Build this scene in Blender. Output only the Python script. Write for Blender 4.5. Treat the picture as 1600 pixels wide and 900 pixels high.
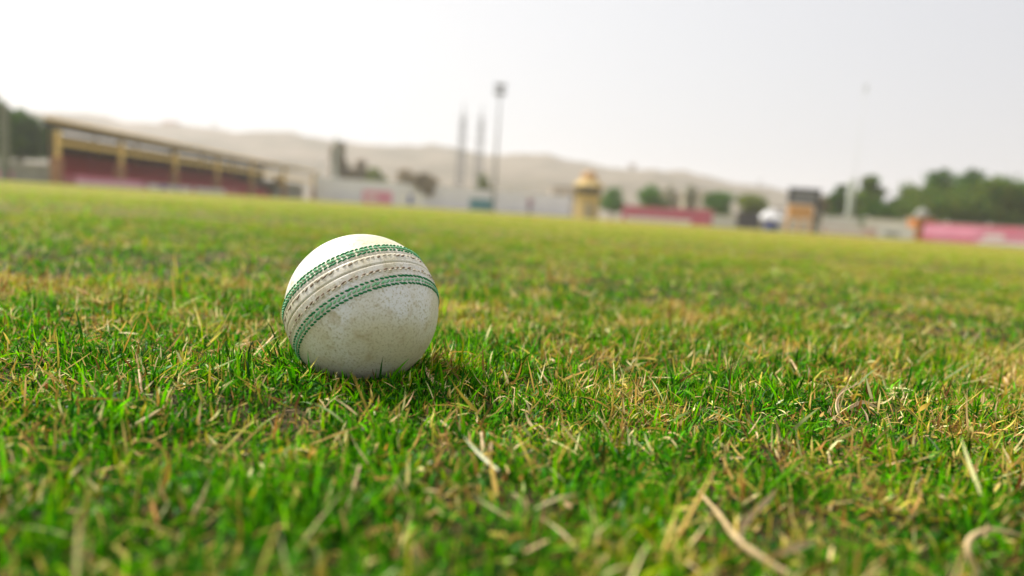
import bpy, bmesh, math, random
import numpy as np
from mathutils import Vector, Matrix

R = math.radians
random.seed(7)
rng = np.random.default_rng(11)
scene = bpy.context.scene
for o in list(bpy.data.objects):
    bpy.data.objects.remove(o)
COL = scene.collection

# ------------------------------------------------------------------ camera, sky, sun, exposure
CAM_H = 0.0915
PITCH, ROLL = 6.3, 3.78
FPX = 1600 * 24.0 / 36.0
cam_data = bpy.data.cameras.new('camera')
cam = bpy.data.objects.new('camera', cam_data)
COL.objects.link(cam)
cam_data.lens = 24.0
cam_data.sensor_width = 36.0
cam_data.clip_start = 0.01
cam_data.clip_end = 9000
cam_data.dof.use_dof = True
cam_data.dof.focus_distance = 0.312
cam_data.dof.aperture_fstop = 4.7
cam_data.dof.aperture_blades = 0
CAM_ROT = (Matrix.Rotation(R(90 - PITCH), 3, 'X') @ Matrix.Rotation(R(ROLL), 3, 'Z'))
cam.matrix_world = Matrix.Translation((0, 0, CAM_H)) @ CAM_ROT.to_4x4()
scene.camera = cam

SUN_EL, SUN_AZ = 49.0, -54.0            # azimuth clockwise from +Y
sun_dir = Vector((math.sin(R(SUN_AZ)) * math.cos(R(SUN_EL)), math.cos(R(SUN_AZ)) * math.cos(R(SUN_EL)), math.sin(R(SUN_EL))))
world = bpy.data.worlds.new('World')
scene.world = world
world.use_nodes = True
nt = world.node_tree
bg = nt.nodes['Background']
sky = nt.nodes.new('ShaderNodeTexSky')
sky.sky_type = 'NISHITA'
sky.sun_disc = False
sky.sun_elevation = R(SUN_EL)
sky.sun_rotation = R(SUN_AZ)
sky.air_density = 1.0
sky.dust_density = 6.0
sky.ozone_density = 1.0
# a dusty, thinly overcast sky: the clear sky is mostly veiled by pale cloud
veil = nt.nodes.new('ShaderNodeMix'); veil.data_type = 'RGBA'
veil.inputs['Factor'].default_value = 0.72
tcw = nt.nodes.new('ShaderNodeTexCoord')
dp = nt.nodes.new('ShaderNodeVectorMath'); dp.operation = 'DOT_PRODUCT'
dp.inputs[1].default_value = Vector((-0.85, 0.45, 0.1)).normalized()
nt.links.new(tcw.outputs['Generated'], dp.inputs[0])
glow = nt.nodes.new('ShaderNodeMapRange'); glow.interpolation_type = 'SMOOTHSTEP'
glow.inputs['From Min'].default_value = -0.5; glow.inputs['From Max'].default_value = 0.75
nt.links.new(dp.outputs['Value'], glow.inputs['Value'])
vc = nt.nodes.new('ShaderNodeMix'); vc.data_type = 'RGBA'
vc.inputs[6].default_value = (8.0, 8.05, 8.5, 1); vc.inputs[7].default_value = (10.8, 10.8, 10.9, 1)
nt.links.new(glow.outputs['Result'], vc.inputs['Factor']); nt.links.new(vc.outputs[2], veil.inputs[7])
nt.links.new(sky.outputs['Color'], veil.inputs[6])
nt.links.new(veil.outputs[2], bg.inputs['Color'])
bg.inputs['Strength'].default_value = 0.072

sd = bpy.data.lights.new('sun', 'SUN')
sd.energy = 4.6
sd.angle = R(2.0)
sd.color = (1.0, 0.965, 0.91)
sun = bpy.data.objects.new('sun', sd)
COL.objects.link(sun)
sun.rotation_euler = sun_dir.to_track_quat('Z', 'Y').to_euler()

scene.view_settings.view_transform = 'Standard'
scene.view_settings.look = 'None'
scene.view_settings.exposure = 0.5
scene.view_settings.gamma = 1.0
scene.render.engine = 'CYCLES'
scene.cycles.use_denoising = True
scene.cycles.denoiser = 'OPENIMAGEDENOISE'
scene.cycles.max_bounces = 8
scene.cycles.transparent_max_bounces = 8
scene.cycles.volume_bounces = 1
scene.cycles.sample_clamp_indirect = 6

# ------------------------------------------------------------------ helpers
def horizon(px):
    return 279 + 0.066 * px

def ray(px, py):
    d = Vector(((px - 800) / FPX, -(py - 450) / FPX, -1.0))
    return CAM_ROT @ d

def at(px, Y):
    """ground point seen at image column px (on the horizon line) at depth Y metres"""
    d = ray(px, horizon(px))
    return Vector((d.x / d.y * Y, Y, 0.0))

def hm(dpx, Y):
    """height in metres of something dpx (1600-px picture) tall at depth Y"""
    return dpx * Y / FPX

def tag(o, label=None, cat=None, group=None, kind=None):
    if label: o['label'] = label
    if cat: o['category'] = cat
    if group: o['group'] = group
    if kind: o['kind'] = kind
    return o

def empty(name, loc, rz=0.0):
    o = bpy.data.objects.new(name, None)
    COL.objects.link(o)
    o.empty_display_size = 0.3
    o.location = loc
    o.rotation_euler = (0, 0, rz)
    return o

def link_mesh(name, me, mats, parent=None, smooth=False):
    o = bpy.data.objects.new(name, me)
    COL.objects.link(o)
    for m in (mats if isinstance(mats, (list, tuple)) else [mats]):
        me.materials.append(m)
    if smooth:
        me.polygons.foreach_set('use_smooth', np.ones(len(me.polygons), bool))
    if parent: o.parent = parent
    return o

class MB:
    def __init__(self): self.v = []; self.f = []; self.mi = []
    def add(self, vs, fs, mi=0):
        n = len(self.v)
        self.v += [tuple(v) for v in vs]
        self.f += [tuple(n + i for i in f) for f in fs]
        self.mi += [mi] * len(fs)
    def box(self, x0, x1, y0, y1, z0, z1, mi=0, b=0.0):
        if b <= 0:
            vs = [(x, y, z) for z in (z0, z1) for y in (y0, y1) for x in (x0, x1)]
            self.add(vs, [(0, 2, 3, 1), (4, 5, 7, 6), (0, 1, 5, 4), (2, 6, 7, 3), (0, 4, 6, 2), (1, 3, 7, 5)], mi)
        else:
            bm = bmesh.new()
            bmesh.ops.create_cube(bm, size=1)
            for v in bm.verts:
                v.co = Vector(((x0 + x1) / 2 + v.co.x * (x1 - x0), (y0 + y1) / 2 + v.co.y * (y1 - y0), (z0 + z1) / 2 + v.co.z * (z1 - z0)))
            bmesh.ops.bevel(bm, geom=bm.edges[:], offset=b, segments=2, affect='EDGES', profile=0.6)
            bm.verts.index_update()
            self.add([v.co for v in bm.verts], [[v.index for v in f.verts] for f in bm.faces], mi)
            bm.free()
        return self
    def tube(self, pts, rad, n=8, mi=0, cap=True):
        pts = [Vector(p) for p in pts]
        if not isinstance(rad, (list, tuple)): rad = [rad] * len(pts)
        rings = []
        up = None
        for i, p in enumerate(pts):
            t = (pts[min(i + 1, len(pts) - 1)] - pts[max(i - 1, 0)]).normalized()
            if up is None:
                up = Vector((0, 0, 1)) if abs(t.z) < 0.9 else Vector((1, 0, 0))
            a = t.cross(up).normalized(); b_ = a.cross(t).normalized(); up = b_
            rings.append([p + (a * math.cos(2 * math.pi * k / n) + b_ * math.sin(2 * math.pi * k / n)) * rad[i] for k in range(n)])
        vs = [v for r_ in rings for v in r_]
        fs = []
        for i in range(len(pts) - 1):
            for k in range(n):
                k2 = (k + 1) % n
                fs.append((i * n + k, i * n + k2, (i + 1) * n + k2, (i + 1) * n + k))
        if cap:
            fs.append(tuple(range(n))[::-1]); fs.append(tuple((len(pts) - 1) * n + k for k in range(n)))
        self.add(vs, fs, mi)
        return self
    def lathe(self, prof, n=24, mi=0, cx=0, cy=0, a0=0.0):
        vs = []; fs = []
        for (r_, z) in prof:
            for k in range(n):
                a = a0 + 2 * math.pi * k / n
                vs.append((cx + r_ * math.cos(a), cy + r_ * math.sin(a), z))
        for i in range(len(prof) - 1):
            for k in range(n):
                k2 = (k + 1) % n
                fs.append((i * n + k, i * n + k2, (i + 1) * n + k2, (i + 1) * n + k))
        fs.append(tuple(range(n))[::-1]); fs.append(tuple((len(prof) - 1) * n + k for k in range(n)))
        self.add(vs, fs, mi)
        return self
    def build(self, name, mats, parent=None, smooth=False):
        me = bpy.data.meshes.new(name)
        me.from_pydata(self.v, [], self.f)
        me.polygons.foreach_set('material_index', self.mi)
        me.update()
        return link_mesh(name, me, mats, parent, smooth)

def mat(name, col, rough=0.7, var=0.25, scale=3.0, metal=0.0, spec=0.4, bump=0.0, col2=None, coords='Object'):
    m = bpy.data.materials.new(name)
    m.use_nodes = True
    t = m.node_tree; N = t.nodes; L = t.links
    p = N['Principled BSDF']
    p.inputs['Roughness'].default_value = rough
    p.inputs['Metallic'].default_value = metal
    p.inputs['Specular IOR Level'].default_value = spec
    tc = N.new('ShaderNodeTexCoord')
    nz = N.new('ShaderNodeTexNoise'); nz.inputs['Scale'].default_value = scale
    nz.inputs['Detail'].default_value = 5; nz.inputs['Roughness'].default_value = 0.6
    L.new(tc.outputs[coords], nz.inputs['Vector'])
    mr = N.new('ShaderNodeMapRange')
    mr.inputs['From Min'].default_value = 0.3; mr.inputs['From Max'].default_value = 0.7
    L.new(nz.outputs['Fac'], mr.inputs['Value'])
    mx = N.new('ShaderNodeMix'); mx.data_type = 'RGBA'
    c2 = col2 or tuple(c * (1 - var) for c in col)
    mx.inputs[6].default_value = (*col, 1); mx.inputs[7].default_value = (*c2, 1)
    L.new(mr.outputs['Result'], mx.inputs['Factor'])
    L.new(mx.outputs[2], p.inputs['Base Color'])
    if bump:
        bn = N.new('ShaderNodeBump'); bn.inputs['Strength'].default_value = bump
        L.new(nz.outputs['Fac'], bn.inputs['Height']); L.new(bn.outputs['Normal'], p.inputs['Normal'])
    return m

# smooth value noise on numpy arrays
_tab = rng.random((256, 256))
def vnoise(x, y, s, off=0):
    x = np.asarray(x) / s + 37.7 + off * 13.1; y = np.asarray(y) / s + 91.3 + off * 7.7
    xi = np.floor(x).astype(int); yi = np.floor(y).astype(int)
    fx = x - xi; fy = y - yi
    fx = fx * fx * (3 - 2 * fx); fy = fy * fy * (3 - 2 * fy)
    g = lambda a, b: _tab[a & 255, b & 255]
    return (g(xi, yi) * (1 - fx) + g(xi + 1, yi) * fx) * (1 - fy) + (g(xi, yi + 1) * (1 - fx) + g(xi + 1, yi + 1) * fx) * fy

def fbm(x, y, s, off=0, n=3):
    t = 0; a = 0.5; w = 0
    for i in range(n):
        t = t + a * vnoise(x, y, s / 2 ** i, off + i); w += a; a *= 0.5
    return t / w

# ------------------------------------------------------------------ ball position (needed by the turf)
BR = 0.036
bdir = ray(567, 483.5).normalized()
BALL_D = BR / math.sin(math.atan(119.5 / FPX * math.cos(math.atan(237 / FPX)) ** 1.5))
BC = Vector((0, 0, CAM_H)) + bdir * BALL_D
print('ball centre', BC, 'bottom z', BC.z - BR)

# ------------------------------------------------------------------ ground sheet
def ground_z(x, y):
    x = np.asarray(x, float); y = np.asarray(y, float)
    r = np.hypot(x, y)
    fine = (fbm(x, y, 0.11, 0) - 0.5) * 0.010 + (fbm(x, y, 0.045, 5) - 0.5) * 0.007
    fine = fine * np.clip(1 - (r - 4) / 6, 0, 1)
    big = (fbm(x, y, 1.6, 3) - 0.5) * 0.022 * np.clip((r - 0.5) / 2.0, 0, 1) * np.clip(1 - (r - 60) / 40, 0, 1)
    d = np.hypot(x - BC.x, y - BC.y)
    k = np.exp(-(d / 0.019) ** 4)
    base = fine + big
    ring = 0.0092 * np.exp(-(d / 0.080) ** 2)
    return (base + ring + 0.005 * np.clip((2.5 - r) / 1.5, 0, 1)) * (1 - k) + (BC.z - BR - 0.001) * k

def build_ground():
    na = 360
    rad = [0.0] + list(np.geomspace(0.02, 0.12, 12)[:-1]) + list(np.geomspace(0.12, 1.2, 110)[:-1]) + list(np.geomspace(1.2, 60, 90)[:-1]) + list(np.geomspace(60, 6000, 30))
    a = np.linspace(0, 2 * np.pi, na, endpoint=False)
    vs = [(0, 0, float(ground_z(0, 0)))]; fs = []
    for r_ in rad[1:]:
        x = r_ * np.cos(a); y = r_ * np.sin(a); z = ground_z(x, y)
        vs += list(zip(x.tolist(), y.tolist(), z.tolist()))
    for k in range(na):
        fs.append((0, 1 + k, 1 + (k + 1) % na))
    for i in range(len(rad) - 2):
        b0 = 1 + i * na; b1 = b0 + na
        for k in range(na):
            k2 = (k + 1) % na
            fs.append((b0 + k, b1 + k, b1 + k2, b0 + k2))
    me = bpy.data.meshes.new('ground'); me.from_pydata(vs, [], fs); me.update()
    m = bpy.data.materials.new('field_soil_and_thatch'); m.use_nodes = True
    t = m.node_tree; N = t.nodes; L = t.links; p = N['Principled BSDF']
    p.inputs['Roughness'].default_value = 0.9; p.inputs['Specular IOR Level'].default_value = 0.15
    geo = N.new('ShaderNodeNewGeometry')
    n1 = N.new('ShaderNodeTexNoise'); n1.inputs['Scale'].default_value = 260; n1.inputs['Detail'].default_value = 6
    n2 = N.new('ShaderNodeTexNoise'); n2.inputs['Scale'].default_value = 0.35; n2.inputs['Detail'].default_value = 7; n2.inputs['Roughness'].default_value = 0.7
    n3 = N.new('ShaderNodeTexNoise'); n3.inputs['Scale'].default_value = 0.05; n3.inputs['Detail'].default_value = 3
    for n_ in (n1, n2, n3): L.new(geo.outputs['Position'], n_.inputs['Vector'])
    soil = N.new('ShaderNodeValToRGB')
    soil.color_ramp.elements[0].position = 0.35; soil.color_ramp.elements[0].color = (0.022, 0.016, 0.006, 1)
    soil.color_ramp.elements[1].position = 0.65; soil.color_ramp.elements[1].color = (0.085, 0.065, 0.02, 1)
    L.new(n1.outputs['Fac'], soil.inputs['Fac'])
    turf = N.new('ShaderNodeValToRGB')
    e = turf.color_ramp.elements
    e[0].position = 0.3; e[0].color = (0.15, 0.18, 0.010, 1)
    e[1].position = 0.7; e[1].color = (0.29, 0.20, 0.04, 1)
    x = e.new(0.5); x.color = (0.23, 0.20, 0.02, 1)
    av = N.new('ShaderNodeMath'); av.operation = 'ADD'
    h = N.new('ShaderNodeMath'); h.operation = 'MULTIPLY'; h.inputs[1].default_value = 0.5
    L.new(n2.outputs['Fac'], av.inputs[0]); L.new(n3.outputs['Fac'], av.inputs[1]); L.new(av.outputs[0], h.inputs[0])
    L.new(h.outputs[0], turf.inputs['Fac'])
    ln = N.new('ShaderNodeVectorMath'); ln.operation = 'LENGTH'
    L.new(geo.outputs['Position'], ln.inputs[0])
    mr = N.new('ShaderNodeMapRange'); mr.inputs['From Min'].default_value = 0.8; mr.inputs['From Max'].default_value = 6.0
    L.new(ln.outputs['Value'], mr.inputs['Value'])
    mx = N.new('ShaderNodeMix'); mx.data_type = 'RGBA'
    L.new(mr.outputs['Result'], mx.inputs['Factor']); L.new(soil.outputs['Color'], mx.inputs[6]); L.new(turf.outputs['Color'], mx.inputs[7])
    # beyond the boundary the land is bare dusty earth
    mr2 = N.new('ShaderNodeMapRange'); mr2.inputs['From Min'].default_value = 95; mr2.inputs['From Max'].default_value = 110
    L.new(ln.outputs['Value'], mr2.inputs['Value'])
    mx2 = N.new('ShaderNodeMix'); mx2.data_type = 'RGBA'; mx2.inputs[7].default_value = (0.30, 0.24, 0.16, 1)
    L.new(mr2.outputs['Result'], mx2.inputs['Factor']); L.new(mx.outputs[2], mx2.inputs[6])
    L.new(mx2.outputs[2], p.inputs['Base Color'])
    bn = N.new('ShaderNodeBump'); bn.inputs['Strength'].default_value = 0.6; bn.inputs['Distance'].default_value = 0.002
    L.new(n1.outputs['Fac'], bn.inputs['Height']); L.new(bn.outputs['Normal'], p.inputs['Normal'])
    o = link_mesh('ground', me, m, smooth=True)
    tag(o, 'flat playing field of short dry turf reaching the boundary', 'ground', kind='structure')
build_ground()

# ------------------------------------------------------------------ turf
def blade_material(name, rough, trans):
    m = bpy.data.materials.new(name); m.use_nodes = True
    t = m.node_tree; N = t.nodes; L = t.links; p = N['Principled BSDF']
    p.inputs['Roughness'].default_value = rough
    p.inputs['Specular IOR Level'].default_value = 0.12
    at_ = N.new('ShaderNodeAttribute'); at_.attribute_name = 'blade_colour'
    L.new(at_.outputs['Color'], p.inputs['Base Color'])
    tr = N.new('ShaderNodeBsdfTranslucent')
    hs = N.new('ShaderNodeHueSaturation'); hs.inputs['Saturation'].default_value = 1.05; hs.inputs['Value'].default_value = 1.35
    hs.inputs['Hue'].default_value = 0.493
    L.new(at_.outputs['Color'], hs.inputs['Color']); L.new(hs.outputs['Color'], tr.inputs['Color'])
    mx = N.new('ShaderNodeMixShader'); mx.inputs['Fac'].default_value = trans
    L.new(p.outputs[0], mx.inputs[1]); L.new(tr.outputs[0], mx.inputs[2])
    L.new(mx.outputs[0], N['Material Output'].inputs['Surface'])
    return m
M_GREEN = blade_material('living_grass', 0.42, 0.42)
M_STRAW = blade_material('dead_grass', 0.65, 0.25)

def blades_mesh(name, x, y, L_, W, th0, curl, az, twist, colb, colt, nseg, material, lift=None, zoff=0.0):
    """ribbon blades: th0 = lean from vertical at the root, curl = added lean along the blade"""
    n = len(x)
    z = ground_z(x, y) - 0.0005 + zoff
    if lift is not None: z = z + lift
    P = np.stack([x, y, z], 1)
    ca, sa = np.cos(az), np.sin(az)
    V = np.zeros((n, nseg * 2 + 1, 3), np.float32)
    C = np.zeros((n, nseg * 2 + 1, 4), np.float32); C[..., 3] = 1
    step = L_ / nseg
    # the width direction turns round the blade's axis by twist
    side0 = np.stack([-sa, ca, np.zeros(n)], 1)
    for i in range(nseg + 1):
        s = i / nseg
        th = th0 + curl * s
        tang = np.stack([np.sin(th) * ca, np.sin(th) * sa, np.cos(th)], 1)
        nor = np.cross(side0, tang)
        tw = (twist * (0.3 + s))[:, None]
        side = side0 * np.cos(tw) + nor * np.sin(tw)
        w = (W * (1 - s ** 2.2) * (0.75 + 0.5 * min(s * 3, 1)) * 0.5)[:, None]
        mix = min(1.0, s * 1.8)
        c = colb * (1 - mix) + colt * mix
        if i < nseg:
            V[:, 2 * i] = P - side * w; V[:, 2 * i + 1] = P + side * w
            C[:, 2 * i, :3] = c; C[:, 2 * i + 1, :3] = c
            P = P + tang * step[:, None]
        else:
            V[:, 2 * nseg] = P; C[:, 2 * nseg, :3] = c
    nv = nseg * 2 + 1
    base = (np.arange(n) * nv)[:, None]
    quads = np.array([[2 * i, 2 * i + 1, 2 * i + 3, 2 * i + 2] for i in range(nseg - 1)]).reshape(-1)
    tri = np.array([2 * nseg - 2, 2 * nseg - 1, 2 * nseg])
    loops = np.concatenate([quads, tri])
    idx = (base + loops[None, :]).reshape(-1).astype(np.int32)
    per = np.array([4] * (nseg - 1) + [3])
    tot = np.tile(per, n)
    start = np.concatenate([[0], np.cumsum(tot)[:-1]]).astype(np.int32)
    me = bpy.data.meshes.new(name)
    me.vertices.add(n * nv); me.vertices.foreach_set('co', V.reshape(-1))
    me.loops.add(len(idx)); me.loops.foreach_set('vertex_index', idx)
    me.polygons.add(len(tot)); me.polygons.foreach_set('loop_start', start)
    me.polygons.foreach_set('use_smooth', np.ones(len(tot), bool))
    at_ = me.attributes.new('blade_colour', 'FLOAT_COLOR', 'POINT')
    at_.data.foreach_set('color', C.reshape(-1))
    me.update(calc_edges=True); me.validate()
    return me

def scatter(n, r0, r1, half_deg):
    r = np.sqrt(rng.uniform(r0 * r0, r1 * r1, n)); a = np.radians(90 + rng.uniform(-half_deg, half_deg, n))
    return r * np.cos(a), r * np.sin(a)

def clump(x, y, spread):
    """pull points together into small tufts"""
    n = len(x); k = max(1, n // 6)
    ci = rng.integers(0, k, n)
    cx, cy = x[:k][ci], y[:k][ci]
    m_ = rng.random(n) < 0.72
    r = np.abs(rng.normal(0, spread, n)); a = rng.uniform(0, 2 * np.pi, n)
    return np.where(m_, cx + r * np.cos(a), x), np.where(m_, cy + r * np.sin(a), y)

def pick(pal, n, jit=0.24):
    pal = np.array(pal); c = pal[rng.integers(0, len(pal), n)]
    return np.clip(c * np.exp(rng.normal(0, jit, (n, 1))) * np.exp(rng.normal(0, jit * 0.35, (n, 3))), 0, 1)

GREENS = [(0.018, 0.120, 0.001), (0.036, 0.22, 0.001), (0.070, 0.32, 0.002), (0.010, 0.09, 0.003), (0.16, 0.42, 0.002), (0.007, 0.045, 0.002), (0.09, 0.34, 0.002)]
YGREENS = [(0.17, 0.42, 0.002), (0.28, 0.43, 0.002), (0.11, 0.37, 0.002), (0.36, 0.38, 0.006)]
STRAWS = [(0.58, 0.43, 0.11), (0.42, 0.27, 0.06), (0.78, 0.64, 0.30), (0.20, 0.11, 0.03), (0.50, 0.42, 0.06)]

def dryness(x, y):
    """how dry the turf is, by place: patches of 5 to 20 cm, and drier towards the boundary and the right"""
    r = np.hypot(x, y)
    d = 0.34 * fbm(x, y, 0.12, 20) + 0.50 * fbm(x, y, 0.034, 25) + 0.16 * fbm(x, y, 0.7, 30)
    d = 0.5 + (d - 0.5) * 1.35
    d = d + 0.05 * np.clip(x * 0.7, -0.6, 1.5) + 0.05 * np.clip((r - 0.7) / 6, 0, 1) + 0.12 * np.clip((r - 6) / 30, 0, 1)
    return d

def ball_fix(x, y, L_, th, az):
    dx, dy = x - BC.x, y - BC.y
    d = np.hypot(dx, dy)
    keep = d > 0.014
    under = np.where(d < BR, BC.z - np.sqrt(np.maximum(BR * BR - np.minimum(d, BR) ** 2, 0)), 1.0) - ground_z(x, y)
    L2 = np.where(d < BR, np.clip(np.minimum(L_, under * 0.95), 0.0015, 1), L_)
    out = np.arctan2(dy, dx)
    near = d < BR + 0.008
    az2 = np.where(near, out + (az - np.pi) * 0.35, az)
    return keep, L2, th, az2

def turf_layer(name, n, r0, r1, half, scale, wscale, dens_seg, clump_s, kind):
    x, y = scatter(n, r0, r1, half)
    x, y = clump(x, y, clump_s)
    dry = dryness(x, y)
    if kind == 'green':
        keep = rng.random(n) > np.clip((dry - 0.60) * 4.0, 0, 0.8)
    else:
        keep = rng.random(n) < np.clip((dry - 0.51) * 4.2, 0.17, 0.9)
    x, y, dry = x[keep], y[keep], dry[keep]; n = len(x)
    r = np.hypot(x, y)
    tall = 0.40 + 1.15 * np.clip(0.5 + (fbm(x, y, 0.028, 40) - 0.5) * 1.8, 0, 1)
    db = np.hypot(x - BC.x, y - BC.y); tall = np.where((db > 0.034) & (db < 0.062), np.maximum(tall, 0.85) * 1.2, tall)
    if kind == 'green':
        big = rng.random(n) < 0.12
        L_ = scale * tall * np.where(big, 0.0082, 0.0055) * rng.lognormal(0, 0.34, n)
        W = wscale * np.where(big, 1.25, 0.78) * rng.uniform(0.0008, 0.0016, n)
        th0 = np.radians(np.abs(rng.normal(32, 30, n))); curl = np.radians(rng.normal(42, 48, n))
        ct = pick(GREENS, n)
        yg = rng.random(n) < np.clip((dry - 0.50) * 2.5 + 0.07 + 0.75 * np.clip((r - 0.5) / 2.2, 0, 1), 0, 0.95)
        ct[yg] = pick(YGREENS, int(yg.sum()))
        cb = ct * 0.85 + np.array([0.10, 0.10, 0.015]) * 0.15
        m_ = M_GREEN
    else:
        L_ = scale * rng.lognormal(0, 0.5, n) * 0.0062
        W = wscale * rng.lognormal(0, 0.35, n) * 0.0009
        th0 = np.radians(np.clip(rng.normal(58, 26, n), 0, 105)); curl = np.radians(rng.normal(5, 42, n))
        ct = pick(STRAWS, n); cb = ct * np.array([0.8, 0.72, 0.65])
        m_ = M_STRAW
    az = rng.uniform(0, 2 * np.pi, n); tw = rng.normal(0, 0.7, n)
    keep, L_, th0, az = ball_fix(x, y, L_, th0, az)
    k = keep
    lift = None
    if kind != 'green': lift = rng.uniform(0, 0.005 * scale, n)[k]; lift = np.where(np.hypot(x[k] - BC.x, y[k] - BC.y) < 0.034, 0, lift)
    return blades_mesh(name, x[k], y[k], L_[k], W[k], th0[k], curl[k], az[k], tw[k], cb[k], ct[k], dens_seg, m_, lift)

def join_meshes(name, meshes, material):
    obs = []
    tot_v = sum(len(m.vertices) for m in meshes); tot_l = sum(len(m.loops) for m in meshes); tot_p = sum(len(m.polygons) for m in meshes)
    co = np.empty((tot_v, 3), np.float32); cc = np.empty((tot_v, 4), np.float32)
    li = np.empty(tot_l, np.int32); ls = np.empty(tot_p, np.int32)
    a = b = c = 0
    for m in meshes:
        nv, nl, np_ = len(m.vertices), len(m.loops), len(m.polygons)
        t = np.empty(nv * 3, np.float32); m.vertices.foreach_get('co', t); co[a:a + nv] = t.reshape(-1, 3)
        t = np.empty(nv * 4, np.float32); m.attributes['blade_colour'].data.foreach_get('color', t); cc[a:a + nv] = t.reshape(-1, 4)
        t = np.empty(nl, np.int32); m.loops.foreach_get('vertex_index', t); li[b:b + nl] = t + a
        t = np.empty(np_, np.int32); m.polygons.foreach_get('loop_start', t); ls[c:c + np_] = t + b
        a += nv; b += nl; c += np_
    me = bpy.data.meshes.new(name)
    me.vertices.add(tot_v); me.vertices.foreach_set('co', co.reshape(-1))
    me.loops.add(tot_l); me.loops.foreach_set('vertex_index', li)
    me.polygons.add(tot_p); me.polygons.foreach_set('loop_start', ls)
    me.polygons.foreach_set('use_smooth', np.ones(tot_p, bool))
    at_ = me.attributes.new('blade_colour', 'FLOAT_COLOR', 'POINT'); at_.data.foreach_set('color', cc.reshape(-1))
    me.update(calc_edges=True)
    for m in meshes: bpy.data.meshes.remove(m)
    return link_mesh(name, me, material)

#        n, r0, r1, half angle, length, width, segments, clump
ZONES = [(360000, 0.0, 0.70, 72, 1.0, 0.68, 4, 0.0020),
         (260000, 0.70, 2.2, 58, 1.0, 1.05, 3, 0.006),
         (150000, 2.2, 7.0, 55, 1.05, 3.0, 2, 0.02),
         (90000, 7.0, 24.0, 52, 1.2, 9.0, 2, 0.08)]
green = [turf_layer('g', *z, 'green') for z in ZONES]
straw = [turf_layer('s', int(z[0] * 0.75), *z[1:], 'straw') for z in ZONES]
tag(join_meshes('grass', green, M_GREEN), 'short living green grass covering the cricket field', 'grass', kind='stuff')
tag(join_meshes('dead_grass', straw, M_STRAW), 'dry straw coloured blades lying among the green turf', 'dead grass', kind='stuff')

def build_runners():
    """creeping runners: long thin curved stems lying in the turf"""
    n = 2600
    x, y = scatter(n, 0.05, 1.6, 75)
    keep = np.hypot(x - BC.x, y - BC.y) > 0.05
    x, y = x[keep], y[keep]; n = len(x)
    L_ = rng.uniform(0.008, 0.024, n); W = rng.uniform(0.0007, 0.0014, n)
    th0 = np.radians(rng.uniform(35, 75, n)); curl = np.radians(rng.uniform(-20, 45, n))
    ct = pick(STRAWS[:3] + [(0.30, 0.34, 0.14), (0.22, 0.33, 0.12)], n); cb = ct * 0.85
    me = blades_mesh('grass_runner', x, y, L_, W, th0, curl, rng.uniform(0, 6.28, n), rng.normal(0, 1.2, n), cb, ct, 4, M_STRAW, rng.uniform(0.002, 0.007, n))
    o = link_mesh('grass_runner_litter', me, M_STRAW)
    tag(o, 'thin pale creeping runners tangled in the turf', 'grass runners', kind='stuff')
build_runners()

# ------------------------------------------------------------------ single dry stalks that stand out
M_DRY = mat('dry_stalk', (0.62, 0.47, 0.24), 0.6, col2=(0.42, 0.28, 0.12), scale=160)
M_DRYD = mat('dry_leaf_sheath', (0.50, 0.33, 0.15), 0.7, col2=(0.66, 0.50, 0.28), scale=220)
def gpt(px, py, h=0.008):
    """the point of the turf seen at a pixel, h above the soil"""
    d = ray(px, py); t = (h - CAM_H) / d.z
    return Vector((d.x * t, d.y * t, h))
def stalk(label, pix, r0, cat='dry stalk', name='dry_stalk', leaves=()):
    pts = [gpt(*p) for p in pix]
    pts = smooth_path(pts, 5)
    n = len(pts)
    root = pts[0].copy()
    mb = MB(); mb.tube([p - root for p in pts], [r0 * (1 - 0.6 * i / (n - 1)) * (1 + 0.12 * math.sin(i * 2.1)) for i in range(n)], 7)
    o = mb.build(name, M_DRY, smooth=True); o.location = root
    tag(o, label, cat)
    for lf in leaves:
        lp = [gpt(*p) for p in lf]
        lp = smooth_path(lp, 4); m = len(lp)
        l = MB(); vs = []
        for i, p in enumerate(lp):
            s = i / (m - 1); w = 0.0009 * math.sin(math.pi * min(0.98, 0.15 + 0.8 * s)) ** 0.7
            t = (lp[min(i + 1, m - 1)] - lp[max(i - 1, 0)]).normalized()
            sd_ = t.cross(Vector((0.3, -0.8, 0.5))).normalized() * w
            up = t.cross(sd_).normalized() * w * 0.35
            vs += [p - sd_ - root, p + up - root, p + sd_ - root]
        fs = []
        for i in range(m - 1):
            for q in (0, 1): fs.append((3 * i + q, 3 * i + q + 1, 3 * i + q + 4, 3 * i + q + 3))
        l.add(vs, fs); l.build('dry_leaf', M_DRYD, o, smooth=True)
    return o
def smooth_path(pts, k):
    out = []
    P = [pts[0]] + pts + [pts[-1]]
    for i in range(1, len(P) - 2):
        for j in range(k):
            t = j / k
            a, b, c, d = P[i - 1], P[i], P[i + 1], P[i + 2]
            out.append(0.5 * ((2 * b) + (c - a) * t + (2 * a - 5 * b + 4 * c - d) * t * t + (3 * b - a - 3 * c + d) * t ** 3))
    out.append(pts[-1].copy())
    return out
stalk('straight tan straw stub standing in blurred grass below the ball', [(533, 835, .004), (548, 780, .010), (562, 728, .016)], 0.0009)
stalk('curled tan runner lying just right of the ball', [(662, 572, .012), (680, 596, .012), (700, 604, .010), (722, 610, .007)], 0.0008, leaves=[[(664, 572, .012), (672, 590, .014), (684, 600, .011)]])
stalk('short pale upright stub with split tips below and right of the ball', [(757, 745, .004), (756, 712, .010), (752, 676, .015)], 0.0012, leaves=[[(757, 740, .004), (764, 706, .012), (768, 690, .014)]])
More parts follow.
